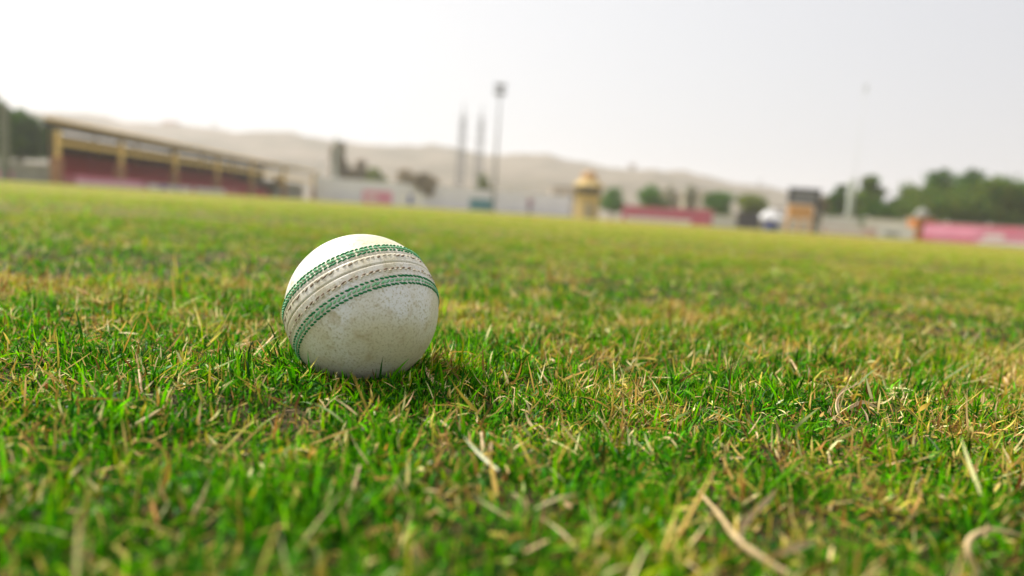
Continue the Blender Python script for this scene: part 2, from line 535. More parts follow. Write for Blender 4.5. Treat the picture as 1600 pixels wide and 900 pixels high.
stalk('thick pale runner forming a blurred V at the bottom edge', [(1240, 905, .010), (1160, 850, .014), (1120, 800, .012), (1086, 762, .009)], 0.0011, leaves=[[(1155, 850, .014), (1165, 815, .015), (1200, 780, .014), (1215, 762, .010)], [(1200, 872, .012), (1235, 858, .016), (1275, 845, .014)]])
stalk('bent pale straw blurred in the bottom right corner', [(1530, 905, .006), (1512, 850, .014), (1545, 828, .016), (1600, 838, .012)], 0.0010)
stalk('sprawling knot of pale kinked straws right of the middle', [(1322, 668, .004), (1306, 636, .012), (1318, 612, .014), (1358, 592, .012)], 0.0005,
      leaves=[[(1312, 650, .008), (1309, 622, .013), (1326, 600, .014)], [(1322, 640, .010), (1348, 628, .012), (1370, 636, .009)],
              [(1330, 664, .006), (1302, 652, .009), (1296, 634, .012)], [(1338, 626, .011), (1352, 644, .010), (1356, 660, .007)]])
stalk('short bent pale straw above and right of the straw knot', [(1398, 640, .006), (1412, 618, .011), (1406, 602, .013)], 0.0005)
stalk('upright split straw leaning left in the right half', [(1254, 604, .004), (1248, 584, .011), (1236, 562, .016)], 0.0010, leaves=[[(1256, 604, .004), (1264, 584, .013), (1262, 570, .014)]])
stalk('tan upright stub left of the ball among short blades', [(222, 640, .003), (220, 606, .010), (217, 578, .015)], 0.0010)
stalk('pale straw lying flat across the lower left turf', [(205, 668, .009), (232, 652, .012), (256, 636, .010)], 0.0009)
stalk('pale stub at the bottom edge below the ball', [(652, 905, .006), (651, 872, .013), (648, 852, .016)], 0.0010)

# ------------------------------------------------------------------ the ball
def ball_material():
    m = bpy.data.materials.new('worn_white_leather'); m.use_nodes = True
    t = m.node_tree; N = t.nodes; L = t.links; p = N['Principled BSDF']
    p.inputs['Roughness'].default_value = 0.42; p.inputs['Specular IOR Level'].default_value = 0.45
    tc = N.new('ShaderNodeTexCoord')
    def noise(s, d=6, r=0.6):
        n = N.new('ShaderNodeTexNoise'); n.inputs['Scale'].default_value = s; n.inputs['Detail'].default_value = d; n.inputs['Roughness'].default_value = r
        L.new(tc.outputs['Object'], n.inputs['Vector']); return n
    def ramp(src, a, b):
        r = N.new('ShaderNodeMapRange'); r.inputs['From Min'].default_value = a; r.inputs['From Max'].default_value = b
        L.new(src, r.inputs['Value']); return r.outputs['Result']
    def mix(f, a, b):
        x = N.new('ShaderNodeMix'); x.data_type = 'RGBA'
        if isinstance(f, float): x.inputs['Factor'].default_value = f
        else: L.new(f, x.inputs['Factor'])
        if isinstance(a, tuple): x.inputs[6].default_value = (*a, 1)
        else: L.new(a, x.inputs[6])
        if isinstance(b, tuple): x.inputs[7].default_value = (*b, 1)
        else: L.new(b, x.inputs[7])
        return x.outputs[2]
    big = noise(38); mid = noise(150); fine = noise(1000, 3); spots = noise(330, 3)
    soft = noise(22, 3)
    c = mix(ramp(big.outputs['Fac'], 0.36, 0.58), (0.82, 0.81, 0.79), (0.72, 0.67, 0.53))
    c = mix(ramp(soft.outputs['Fac'], 0.44, 0.66), c, (0.66, 0.60, 0.42))
    c = mix(ramp(mid.outputs['Fac'], 0.56, 0.76), c, (0.50, 0.41, 0.25))
    c = mix(ramp(spots.outputs['Fac'], 0.71, 0.77), c, (0.26, 0.17, 0.09))
    c = mix(ramp(fine.outputs['Fac'], 0.50, 0.72), c, (0.46, 0.40, 0.24))
    L.new(c, p.inputs['Base Color'])
    rr = N.new('ShaderNodeMapRange'); rr.inputs['To Min'].default_value = 0.34; rr.inputs['To Max'].default_value = 0.7
    L.new(mid.outputs['Fac'], rr.inputs['Value']); L.new(rr.outputs['Result'], p.inputs['Roughness'])
    b1 = N.new('ShaderNodeBump'); b1.inputs['Strength'].default_value = 0.35; b1.inputs['Distance'].default_value = 0.0006
    L.new(mid.outputs['Fac'], b1.inputs['Height'])
    b2 = N.new('ShaderNodeBump'); b2.inputs['Strength'].default_value = 0.25; b2.inputs['Distance'].default_value = 0.0003
    L.new(fine.outputs['Fac'], b2.inputs['Height']); L.new(b1.outputs['Normal'], b2.inputs['Normal'])
    L.new(b2.outputs['Normal'], p.inputs['Normal'])
    return m

def build_ball():
    # local frame: z = seam axis
    zc = -bdir
    xi = CAM_ROT @ Vector((1, 0, 0)); yi = CAM_ROT @ Vector((0, 1, 0))
    xi = (xi - zc * xi.dot(zc)).normalized(); yi = zc.cross(xi).normalized()
    nrm = (xi * -0.36799 + yi * 0.80328 + zc * -0.46832).normalized()
    q = nrm.to_track_quat('Z', 'Y')
    bm = bmesh.new()
    NU, NV = 256, 128
    rows = []
    def surf(zf):
        """radius factor at seam coordinate zf (z/R)"""
        a = abs(zf); f = 1.0
        f += 0.010 * (1 / (1 + math.exp((a - 0.335) / 0.012)))            # raised band
        f -= 0.014 * math.exp(-((a - 0.245) / 0.010) ** 2) * 0.5
        f -= 0.020 * math.exp(-(a / 0.010) ** 2)                          # joint
        f -= 0.010 * math.exp(-((a - 0.150) / 0.012) ** 2) * 0.6
        return f
    lat = []
    z_list = np.concatenate([np.linspace(-math.pi / 2, -0.42, 26)[:-1], np.linspace(-0.42, 0.42, 150), np.linspace(0.42, math.pi / 2, 26)[1:]])
    top = None
    for la in z_list:
        zf = math.sin(la); f = surf(zf)
        if abs(abs(la) - math.pi / 2) < 1e-6:
            rows.append([bm.verts.new((0, 0, zf * BR))]); continue
        rows.append([bm.verts.new((math.cos(la) * math.cos(2 * math.pi * k / NU) * BR * f, math.cos(la) * math.sin(2 * math.pi * k / NU) * BR * f, zf * BR * f)) for k in range(NU)])
    for i in range(len(rows) - 1):
        a, b = rows[i], rows[i + 1]
        for k in range(NU):
            k2 = (k + 1) % NU
            if len(a) == 1: bm.faces.new((a[0], b[k2], b[k]))
            elif len(b) == 1: bm.faces.new((a[k], a[k2], b[0]))
            else: bm.faces.new((a[k], a[k2], b[k2], b[k]))
    me = bpy.data.meshes.new('leather_cover'); bm.to_mesh(me); bm.free()
    root = empty('cricket_ball', BC - Vector((0, 0, BR)))
    tag(root, 'worn white cricket ball with green stitching resting on the grass', 'cricket ball')
    def place(o):
        o.parent = root; o.location = (0, 0, BR); o.rotation_mode = 'QUATERNION'; o.rotation_quaternion = q
        return o
    leather = ball_material()
    place(link_mesh('leather_cover', me, leather, smooth=True))
    M_gd = mat('green_thread', (0.006, 0.15, 0.045), 0.75, col2=(0.02, 0.26, 0.085), scale=900)
    M_gl = mat('faded_green_thread', (0.36, 0.66, 0.40), 0.8, col2=(0.12, 0.46, 0.20), scale=500)
    M_cr = mat('cream_thread', (0.66, 0.58, 0.44), 0.8, col2=(0.50, 0.41, 0.28), scale=300)
    M_br = mat('brown_stitch_hole', (0.12, 0.07, 0.04), 0.9, col2=(0.32, 0.23, 0.14), scale=260)
    def stitch_row(zf, count, half_len, half_w, thick, slant, m, name, label=None, lift=0.0, jitter=0.13, skip=0.0):
        mb = MB()
        rr = BR * (surf(zf) + lift)
        for k in range(count):
            if random.random() < skip: continue
            a = 2 * math.pi * (k + random.uniform(-jitter, jitter)) / count
            la = math.asin(zf)
            cpos = Vector((math.cos(la) * math.cos(a), math.cos(la) * math.sin(a), math.sin(la)))
            e1 = Vector((-math.sin(a), math.cos(a), 0)); e2 = cpos.cross(e1).normalized()
            dirv = (e1 * math.cos(slant) + e2 * math.sin(slant)).normalized()
            lat_ = cpos.cross(dirv).normalized()
            hl = half_len * random.uniform(0.75, 1.2)
            vs = []; fs = []
            segs, rn = 5, 6
            for i in range(segs):
                s = -1 + 2 * i / (segs - 1); pr = math.sqrt(max(0, 1 - (s * 0.97) ** 2)) ** 0.8
                cc = cpos * (rr + thick * 0.35 * pr - thick * 0.25) + dirv * (s * hl)
                for j in range(rn):
                    t = 2 * math.pi * j / rn
                    vs.append(cc + lat_ * math.cos(t) * half_w * pr + cpos * math.sin(t) * thick * pr)
            for i in range(segs - 1):
                for j in range(rn):
                    j2 = (j + 1) % rn
                    fs.append((i * rn + j, i * rn + j2, (i + 1) * rn + j2, (i + 1) * rn + j))
            mb.add(vs, fs)
        o = place(mb.build(name, m, smooth=True))
        if label: tag(o, label)
        return o
    for sg in (1, -1):
        w = 'upper' if sg > 0 else 'lower'
        stitch_row(sg * 0.300, 100, 0.00120, 0.00052, 0.00046, 0.34 * sg, M_gd, 'stitch_row', 'dark green outer stitch row of the %s pair' % w)
        stitch_row(sg * 0.254, 100, 0.00115, 0.00056, 0.00042, -0.5 * sg, M_gl, 'thread_cord', 'pale green cord between the two %s stitch rows' % w, lift=0.009)
        stitch_row(sg * 0.205, 100, 0.00120, 0.00052, 0.00046, 0.34 * sg, M_gd, 'stitch_row', 'dark green inner stitch row of the %s pair' % w)
        stitch_row(sg * 0.115, 84, 0.00100, 0.00045, 0.00034, 0.25, M_cr, 'stitch_row', 'cream stitch row beside the %s side of the joint' % w)
        stitch_row(sg * 0.096, 70, 0.00105, 0.00042, 0.00030, 0.25, M_br, 'needle_holes', 'brown needle holes on the %s side of the joint' % w, lift=0.002, skip=0.12 if sg < 0 else 0.4)
build_ball()

# ------------------------------------------------------------------ the hills
def hill_profile():
    px = [-900, -300, 60, 150, 250, 330, 400, 500, 600, 700, 780, 850, 900, 950, 1000, 1050, 1100, 1180, 1250, 1330, 1420, 1600, 2000]
    hp = [70, 90, 98, 97, 94, 92, 92, 90, 87, 85, 84, 88, 82, 79, 79, 76, 69, 62, 52, 44, 36, 24, 10]
    return px, hp
HILL_D = 460.0
def build_hill():
    px, hp = hill_profile()
    xs = np.array([at(p, HILL_D).x for p in px]); hs = np.array(hp) * 1.07 * HILL_D / FPX
    nx, ny = 420, 40
    X = np.linspace(xs[0], xs[-1], nx)
    ridge = np.interp(X, xs, hs)
    vs = []; fs = []
    for j in range(ny):
        v = j / (ny - 1)
        Yb = 300 + 420 * v
        if v < 0.38: prof = (v / 0.38) ** 0.8
        else: prof = max(0.0, 1 - (v - 0.38) / 0.62) ** 0.7
        for i in range(nx):
            x = X[i]; y = Yb + 18 * (float(vnoise(x, 0, 60, 9)) - 0.5)
            z = ridge[i] * prof
            z += (float(fbm(x, y, 34, 50)) - 0.5) * 9 * prof + (float(fbm(x, y, 9, 60)) - 0.5) * 2.4 * prof
            vs.append((x, y, z - (0.5 if prof < 0.02 else 0)))
    for j in range(ny - 1):
        for i in range(nx - 1):
            a = j * nx + i
            fs.append((a, a + 1, a + nx + 1, a + nx))
    me = bpy.data.meshes.new('hill'); me.from_pydata(vs, [], fs); me.update()
    m = mat('dry_hill_earth', (0.25, 0.205, 0.15), 0.95, col2=(0.12, 0.105, 0.065), scale=0.035, spec=0.1, bump=0.4)
    o = link_mesh('hill', me, m, smooth=True)
    tag(o, 'long bare tan ridge behind the ground', 'hill', kind='structure')
build_hill()

# ------------------------------------------------------------------ buildings and things around the boundary
M_YEL = mat('yellow_paint', (0.78, 0.56, 0.18), 0.7, col2=(0.68, 0.47, 0.16), scale=2)
M_ROOF = mat('navy_roof_sheet', (0.035, 0.037, 0.06), 0.6, scale=1)
M_RED = mat('red_painted_step', (0.46, 0.035, 0.06), 0.7, col2=(0.34, 0.03, 0.045), scale=1.5)
M_DARK = mat('shaded_back_wall', (0.09, 0.085, 0.08), 0.9, scale=1)  # shade under the stand roof is put into this wall colour
M_CONC = mat('grey_concrete', (0.34, 0.33, 0.30), 0.9, col2=(0.24, 0.24, 0.21), scale=1.5)
M_BRN = mat('brown_brick', (0.26, 0.14, 0.08), 0.9, scale=3)
M_WHITE = mat('white_paint', (0.74, 0.73, 0.72), 0.7, var=0.12, scale=1)
M_WALL = mat('grey_white_wall', (0.82, 0.82, 0.85), 0.8, col2=(0.74, 0.74, 0.78), scale=0.5)
M_PINK = mat('pink_board', (0.66, 0.27, 0.38), 0.7, col2=(0.58, 0.20, 0.30), scale=1)
M_HRED = mat('red_board', (0.50, 0.09, 0.15), 0.7, col2=(0.42, 0.14, 0.20), scale=1)
M_BLUE = mat('blue_paint', (0.02, 0.06, 0.35), 0.6, scale=1)
M_TEAL = mat('teal_paint', (0.07, 0.24, 0.31), 0.6, scale=1)
M_GREY = mat('grey_steel', (0.22, 0.23, 0.24), 0.6, scale=2)
M_PALE = mat('pale_post_paint', (0.50, 0.55, 0.48), 0.6, scale=2)
M_BLK = mat('black_steel', (0.03, 0.032, 0.04), 0.5, scale=2)
M_OR = mat('orange_panel', (0.66, 0.34, 0.10), 0.7, col2=(0.58, 0.30, 0.10), scale=1)
M_ORB = mat('burnt_orange_wall', (0.50, 0.17, 0.03), 0.7, scale=2)
M_TAN = mat('tan_render', (0.50, 0.42, 0.30), 0.9, scale=1)
M_GLASS = mat('dark_glass', (0.03, 0.035, 0.03), 0.25, scale=1, spec=0.6)

def build_stand():
    X0 = -28.6
    ys = [42.6, 49.4, 57.2, 65.2, 73.8, 84.0, 96.0]
    root = empty('spectator_stand', (X0, 42, 0))
    tag(root, 'long open sided spectator stand with yellow posts, navy roof and red terraces', 'stand')
    def P(mb, name, m):
        # the near end runs off obliquely along the curved boundary
        mb.v = [(x, y + 1.42 * max(0.0, -x) * max(0.0, 1 - max(y, 0) / 50), z) for x, y, z in mb.v]
        return mb.build(name, m, root)
    for y in ys:
        mb = MB().box(-0.15, 0.15, y - 42 - 0.17, y - 42 + 0.17, 1.6, 3.62)
        o = P(mb, 'post', M_YEL)
        b = MB().box(-0.24, 0.24, y - 42 - 0.26, y - 42 + 0.26, 0, 1.6).build('post_footing', mat('tan_footing', (0.42, 0.22, 0.12), 0.9) if 'tan_footing' not in bpy.data.materials else bpy.data.materials['tan_footing'], o)
    P(MB().box(-0.14, 0.14, 0.4, 54.2, 2.45, 2.72), 'cross_beam', M_YEL)
    P(MB().box(0.24, 0.40, -0.8, 55.0, 3.74, 3.93), 'fascia', M_YEL)
    rf = MB()
    rf.add([(x, y, z + dz) for x, z in ((-7.6, 4.12), (0.23, 3.64)) for y in (-0.7, 26, 54.8) for dz in (0, 0.2)],
           [(0, 1, 3, 2), (2, 3, 5, 4), (6, 8, 9, 7), (8, 10, 11, 9), (0, 2, 8, 6), (2, 4, 10, 8), (1, 7, 9, 3), (3, 9, 11, 5), (0, 6, 7, 1), (4, 5, 11, 10)])
    P(rf, 'roof', M_ROOF)
    P(MB().box(0.05, 0.20, -0.6, 31.0, 3.30, 3.638), 'valance', M_ROOF)
    for k in range(6):
        z0, z1 = 0.35 + k * 0.30, 0.35 + (k + 1) * 0.30
        P(MB().box(-1.6 - k * 0.9 - 0.9, -1.6 - k * 0.9, 1.0, 41.5, 0, z1 - 0.02).box(-1.6 - k * 0.9 - 0.62, -1.6 - k * 0.9 - 0.25, 1.2, 41.3, z1 - 0.017, z1 + 0.22), 'seating_step', M_RED)
    P(MB().box(-7.45, -7.25, 0.2, 54.2, 0, 3.8), 'rear_wall', M_DARK)
    for y in ys:
        P(MB().box(-7.2, -6.95, y - 42 - 0.12, y - 42 + 0.12, 0, 4.06), 'rear_post', M_YEL)
    P(MB().box(-0.95, -0.8, 1.0, 30, 0, 0.62), 'front_parapet', mat('faded_red_parapet', (0.55, 0.16, 0.19), 0.8))
    P(MB().box(-4.2, -1.2, 42.2, 53.5, 0, 2.0), 'end_block', M_CONC)
    P(MB().box(-1.4, -0.6, 42.4, 44.2, 1.6, 2.7), 'yellow_cabinet', M_YEL)
build_stand()

def post(name, label, cat, px, Y, h, r0, r1, m, group=None):
    o = MB().tube([(0, 0, 0), (0, 0, h * 0.5), (0, 0, h)], [r0, (r0 + r1) / 2, r1], 12).lathe([(r0 * 1.7, 0), (r0 * 1.7, 0.12), (r0 * 1.1, 0.16)], 12).build(name, m, smooth=False)
    o.location = at(px, Y); tag(o, label, cat, group); return o
post('concrete_post', 'thick grey concrete post at the left edge before dark trees', 'post', 8, 40, hm(117, 40), 0.25, 0.22, mat('weathered_concrete', (0.20, 0.22, 0.18), 0.9, scale=1))
post('white_post', 'white post at the left end of the pale compound wall', 'post', 499, 94, hm(60, 94), 0.18, 0.15, M_WHITE)
post('grey_post', 'tall thin grey green post just behind the left end of the pale wall', 'post', 522, 100, hm(98, 100), 0.30, 0.20, M_PALE)
post('pale_post', 'pale green post standing between two dark trees at right', 'post', 1323, 74, hm(86, 74), 0.36, 0.34, M_PALE)

def wall_run(name, label, cat, p0, p1, h, m, th=0.25, cap=None, panels=0, group=None, kind=None):
    d = p1 - p0; L_ = d.length
    root = empty(name, p0, math.atan2(d.y, d.x)) if (cap or panels) else None
    mb = MB()
    n = max(1, int(L_ / 3.0))
    for i in range(n):
        a, b = L_ * i / n, L_ * (i + 1) / n
        mb.box(a + 0.012, b - 0.012, -th / 2, th / 2, 0, h)
    if root is None:
        o = mb.build(name, m); o.location = p0; o.rotation_euler.z = math.atan2(d.y, d.x)
        tag(o, label, cat, group, kind); return o
    mb.build('panel', m, root)
    if cap: MB().box(0, L_, -th / 2 - 0.05, th / 2 + 0.05, h + 0.002, h + 0.12).build('coping', cap, root)
    for i in range(panels):
        x = L_ * i / max(1, panels - 1)
        MB().box(x - 0.14, x + 0.14, -th / 2 - 0.16, -th / 2 - 0.003, 0, h + 0.2).build('pier', m, root)
    tag(root, label, cat, group, kind); return root
wall_run('compound_wall', 'long pale grey boundary wall below the ridge between stand and yellow tower', 'wall', at(493, 98), at(888, 112), hm(33, 104), M_WALL, cap=M_WHITE, panels=14)
wall_run('low_wall', 'low off white wall right of the red hoarding', 'wall', at(1110, 76), at(1290, 82), hm(17, 78), M_WHITE, cap=M_CONC, panels=5)
wall_run('low_wall', 'pale cream wall under the trees right of the orange scoreboard', 'wall', at(1284, 72), at(1350, 70), hm(28, 70), M_WHITE, cap=M_CONC, panels=3)
wall_run('low_wall', 'white wall behind the red hoarding at the right edge', 'wall', at(1352, 66), at(1680, 60), hm(30, 62), M_WHITE, cap=M_CONC, panels=6)
wall_run('low_wall', 'grey weathered wall under the dark tree at the left edge', 'wall', at(-60, 47), at(88, 47), hm(26, 47), M_CONC, cap=M_CONC, panels=3)

def board(name, label, px0, px1, Y, h, m, strips=(), group='advertising boards along the boundary', lean=8, Y1=None, cat='hoarding'):
    p0, p1 = at(px0, Y), at(px1, Y1 or Y); d = p1 - p0; L_ = d.length
    root = empty(name, p0, math.atan2(d.y, d.x)); tag(root, label, cat, group)
    a = math.tan(R(lean))
    def slab(z0, z1, y0, th, mm, nm, x0=0, x1=L_):
        vs = [(x, y0 + z * a + t, z) for x in (x0, x1) for z in (z0, z1) for t in (0, th)]
        mb = MB(); mb.add(vs, [(0, 1, 3, 2), (4, 6, 7, 5), (0, 4, 5, 1), (2, 3, 7, 6), (0, 2, 6, 4), (1, 5, 7, 3)]); return mb.build(nm, mm, root)
    slab(0.05, h, 0, 0.04, m, 'face_panel')
    for (f0, f1, x0, x1, mm) in strips:
        slab(h * f0, h * f1, -0.012, 0.009, mm, 'printed_band', x0 * L_, x1 * L_)
    n = max(2, int(L_ / 3) + 1)
    for i in range(n):
        x = 0.1 + (L_ - 0.2) * i / (n - 1)
        MB().tube([(x, h * a * 0.9 + 0.06, h * 0.9), (x, h * a + 0.55, 0.0)], 0.02, 6).build('strut', M_GREY, root)
    return root
board('advertising_board', 'pale pink low board at the foot of the stand', 120, 226, 41, 0.55, M_PINK, [(0.15, 0.4, 0, 1, M_WHITE)], Y1=50)
board('advertising_board', 'small pink board at the left edge below the grey post', -30, 18, 40, 0.55, M_PINK)
board('advertising_board', 'white and blue low boards before the middle of the stand', 232, 300, 52, 0.42, M_WHITE, [(0.3, 0.8, 0.25, 0.42, M_BLUE), (0.3, 0.8, 0.6, 0.7, M_BLUE)], Y1=60)
board('advertising_board', 'pale green and white low board before the far stand', 306, 352, 60, 0.42, M_WHITE, [(0.1, 0.45, 0.0, 1.0, M_PALE)], Y1=66)
board('advertising_board', 'bright pink board against the pale compound wall', 566, 612, 78, hm(21, 78), M_PINK, [(0.35, 0.6, 0.1, 0.5, M_WHITE)])
board('advertising_board', 'white board with a blue emblem against the pale wall', 619, 662, 78, hm(20, 78), M_WHITE, [(0.15, 0.9, 0.42, 0.58, M_BLUE)])
board('advertising_board', 'teal board near the tall floodlight mast', 733, 769, 78, hm(19, 78), M_TEAL)
board('advertising_board', 'long red hoarding with a white lower band right of the yellow tower', 970, 1112, 66, hm(24, 66), M_HRED, [(0.08, 0.30, 0.05, 0.78, M_WHITE)], Y1=62)
board('advertising_board', 'dark grey board between the pale low wall and white shelter', 1151, 1187, 66, hm(25, 66), mat('charcoal_board', (0.075, 0.07, 0.09), 0.8))
board('advertising_board', 'faded pink white boards on the boundary left of the orange kiosk', 1282, 1392, 56, hm(13, 56), mat('washed_pink_board', (0.66, 0.46, 0.44), 0.7), [(0.35, 0.8, 0.05, 0.6, M_WHITE)], Y1=54)
board('advertising_board', 'white board with grey print just left of the orange kiosk', 1370, 1428, 54, hm(20, 54), M_WHITE, [(0.2, 0.5, 0.2, 0.6, M_GREY)], Y1=53)
board('advertising_board', 'tall red hoarding along the right boundary before white wall', 1440, 1670, 54, hm(28, 54), M_HRED, [(0.35, 0.85, 0.0, 0.45, M_PINK)], Y1=47)
board('advertising_board', 'bright pink board nearest the camera at the right edge', 1522, 1680, 44, hm(21, 44), M_PINK, [(0.1, 0.32, 0.05, 0.6, M_WHITE), (0.5, 0.8, 0.1, 0.3, M_WHITE)], Y1=41)

# floodlight masts and pylons
def pylon(px, Y, h, label, grp):
    root = empty('lattice_pylon', at(px, Y)); tag(root, label, 'pylon', grp)
    w0, w1 = 0.75, 0.28
    mb = MB(); br = MB()
    n = 12
    for sx in (-1, 1):
        for sy in (-1, 1):
            mb.tube([(sx * w0, sy * w0, 0), (sx * w1, sy * w1, h * 0.9)], 0.09, 5)
    for i in range(n):
        z0, z1 = h * 0.9 * i / n, h * 0.9 * (i + 1) / n
        a, b = w0 + (w1 - w0) * i / n, w0 + (w1 - w0) * (i + 1) / n
        for s in (-1, 1):
            br.tube([(-a, s * a, z0), (b, s * b, z1)], 0.05, 4); br.tube([(a, s * a, z0), (-b, s * b, z1)], 0.05, 4)
            br.tube([(s * a, -a, z0), (s * b, b, z1)], 0.05, 4)
    mb.build('leg_frame', M_GREY, root); br.build('bracing', M_GREY, root)
    MB().tube([(0, 0, h * 0.88), (0, 0, h * 1.08)], [0.16, 0.05], 6).build('top_spike', M_GREY, root)
    for z in (0.72, 0.83, 0.93):
        MB().box(-0.9, 0.9, -0.06, 0.06, h * z, h * z + 0.16).build('cross_arm', M_GREY, root)
pylon(716, 122, hm(152, 122), 'left one of two dark lattice pylons behind the wall', 'lattice pylons behind the wall')
pylon(744, 124, hm(150, 124), 'lattice pylon between the left pylon and floodlight mast', 'lattice pylons behind the wall')

def floodlight(px, Y, h, label, r=0.28, m=M_GREY, hw=1.2, lm=M_BLK):
    root = empty('floodlight_mast', at(px, Y)); tag(root, label, 'floodlight', 'floodlight masts')
    MB().tube([(0, 0, 0), (0, 0, h * 0.5), (0, 0, h)], [r, r * 0.75, r * 0.45], 12).build('pole', m, root, smooth=True)
    MB().box(-hw, hw, -0.1, 0.1, h - 0.25, h - 0.1).box(-hw * 0.8, hw * 0.8, -0.1, 0.1, h - 1.35, h - 1.2).box(-0.08, 0.08, -0.08, 0.08, h - 1.4, h).build('lamp_frame', m, root)
    for z in (h - 0.1, h - 1.2):
        for k in range(4):
            x = (-0.75 + 0.5 * k) * hw
            mb = MB(); mb.add([(x - .2, -.45, z), (x + .2, -.45, z), (x + .2, .05, z + .1), (x - .2, .05, z + .1), (x - .2, -.55, z + .42), (x + .2, -.55, z + .42), (x + .2, -.05, z + .5), (x - .2, -.05, z + .5)],
                               [(0, 1, 2, 3), (7, 6, 5, 4), (0, 4, 5, 1), (1, 5, 6, 2), (2, 6, 7, 3), (3, 7, 4, 0)])
            mb.build('lamp', lm, root)
floodlight(770, 104, hm(190, 104), 'tall floodlight mast rising above the pale wall right of the pylons', 0.24, M_GREY, 0.9)
floodlight(1325, 210, hm(225, 210), 'faint far floodlight mast above the trees right of the scoreboard', 0.12, M_PALE, 0.4, M_PALE)

def build_tower():
    Y = 70.0; h = hm(74, Y)
    root = empty('commentary_tower', at(916, Y)); tag(root, 'yellow octagonal tower with a dark window band and domed top', 'tower')
    s = Y / FPX
    MB().lathe([(19 * s, 0), (19 * s, 30 * s)], 8, a0=R(22.5)).build('lower_body', M_YEL2, root)
    MB().lathe([(19 * s, 30.1 * s), (23 * s, 35 * s), (23 * s, 36 * s)], 8, a0=R(22.5)).build('floor_slab', M_YEL2, root)
    MB().lathe([(20 * s, 36.2 * s), (20 * s, 48 * s)], 8, a0=R(22.5)).build('window_band', M_GLASS, root)
    for k in range(8):
        a = R(22.5 + 45 * k); c, s_ = math.cos(a) * 20.7 * s, math.sin(a) * 20.7 * s
        MB().tube([(c, s_, 36.1 * s), (c, s_, 48.2 * s)], 0.07, 6).build('mullion', M_YEL2, root)
    rf = MB().lathe([(26 * s, 48.3 * s), (26 * s, 50 * s), (16 * s, 58 * s), (13 * s, 59 * s)], 8, a0=R(22.5)).build('roof', M_YEL2, root)
    MB().lathe([(12.5 * s, 59.1 * s), (12.0 * s, 66 * s), (10 * s, 70 * s), (5 * s, 72 * s)], 12).build('cupola', mat('faded_orange_dome', (0.62, 0.36, 0.16), 0.8), rf)
    MB().box(-0.45, 0.45, -19 * s * 0.93 - 0.05, -19 * s * 0.93 + 0.05, 0.0, 1.5).build('door', M_TAN, root)
M_YEL2 = mat('yellow_render', (0.64, 0.47, 0.19), 0.9, col2=(0.56, 0.42, 0.20), scale=1, spec=0.1)
build_tower()

def build_scoreboard():
    Y = 72.0; s = Y / FPX
    root = empty('scoreboard', at(1252, Y)); tag(root, 'orange scoreboard on legs with a black framed screen on top', 'scoreboard')
    MB().box(-23 * s, 15 * s, 0, 0.35, 21 * s, 42 * s).build('panel', M_OR, root)
    MB().box(-25 * s, 24 * s, -0.05, 0.3, 64 * s, 68 * s).box(-25 * s, 24 * s, -0.05, 0.3, 44 * s, 47 * s).box(-25 * s, -20 * s, -0.05, 0.3, 47.05 * s, 63.95 * s).box(18 * s, 24 * s, -0.05, 0.3, 47.05 * s, 63.95 * s).build('screen_frame', M_BLK, root)
    MB().box(-19.9 * s, 17.9 * s, 0.05, 0.25, 47.1 * s, 63.9 * s).build('screen', mat('grey_screen', (0.20, 0.21, 0.24), 0.4, scale=2), root)
    for x in (-22, -4, 13):
        MB().box((x - 1.5) * s, (x + 1.5) * s, 0.05, 0.3, 0, 20.9 * s).build('leg', M_OR, root)
    MB().box(19 * s, 23 * s, 0.05, 0.3, 0, 43.9 * s).build('leg', M_BLK, root)
build_scoreboard()

def build_kiosk():
    Y = 57.0; s = Y / FPX
    root = empty('kiosk', at(1436, Y)); tag(root, 'small burnt orange kiosk with a grey domed top on the right boundary', 'kiosk')
    MB().box(-14 * s, 14 * s, -0.7, 0.7, 0, 34 * s, b=0.05).build('body', M_ORB, root)
    MB().box(-16 * s, 16 * s, -0.8, 0.8, 34.1 * s, 36 * s).build('roof', M_TAN, root)
    MB().lathe([(10 * s, 36.1 * s), (10 * s, 42 * s), (6 * s, 48 * s), (1 * s, 50 * s)], 14).build('dome', M_CONC, root)
    MB().box(-7 * s, 7 * s, -0.76, -0.703, 14 * s, 27 * s).build('hatch', M_BRN, root)
build_kiosk()

def build_shelter():
    Y = 66.0; s = Y / FPX
    root = empty('canopy_shelter', at(1206, Y)); tag(root, 'small white peaked canopy shelter left of the orange scoreboard', 'shelter')
    for sx in (-1, 1):
        for y in (0, 1.6):
            MB().tube([(sx * 15 * s, y, 0), (sx * 15 * s, y, 20 * s)], 0.035, 6).build('leg', M_WHITE, root)
    mb = MB(); w = 17 * s
    mb.add([(-w, -0.15, 19 * s), (w, -0.15, 19 * s), (w, 1.75, 19 * s), (-w, 1.75, 19 * s), (0, 0.8, 34 * s), (-w, -0.15, 15 * s), (w, -0.15, 15 * s), (w, 1.75, 15 * s), (-w, 1.75, 15 * s)],
           [(0, 1, 4), (1, 2, 4), (2, 3, 4), (3, 0, 4), (5, 6, 1, 0), (6, 7, 2, 1), (7, 8, 3, 2), (8, 5, 0, 3)])
    mb.build('canopy', M_WHITE, root)
    MB().box(-w * 0.9, w * 0.9, 1.5, 1.56, 0, 15 * s).build('rear_sheet', M_WHITE, root)
    o = MB().box(-0.55, 0.55, -0.35, 0.35, 0, 0.62, b=0.06).box(-0.6, 0.6, -0.4, 0.4, 0.622, 0.72, b=0.03).build('storage_box', M_BLUE)
    o.location = at(1205, Y - 0.6); tag(o, 'dark blue storage box in front of the white canopy shelter', 'box')
build_shelter()

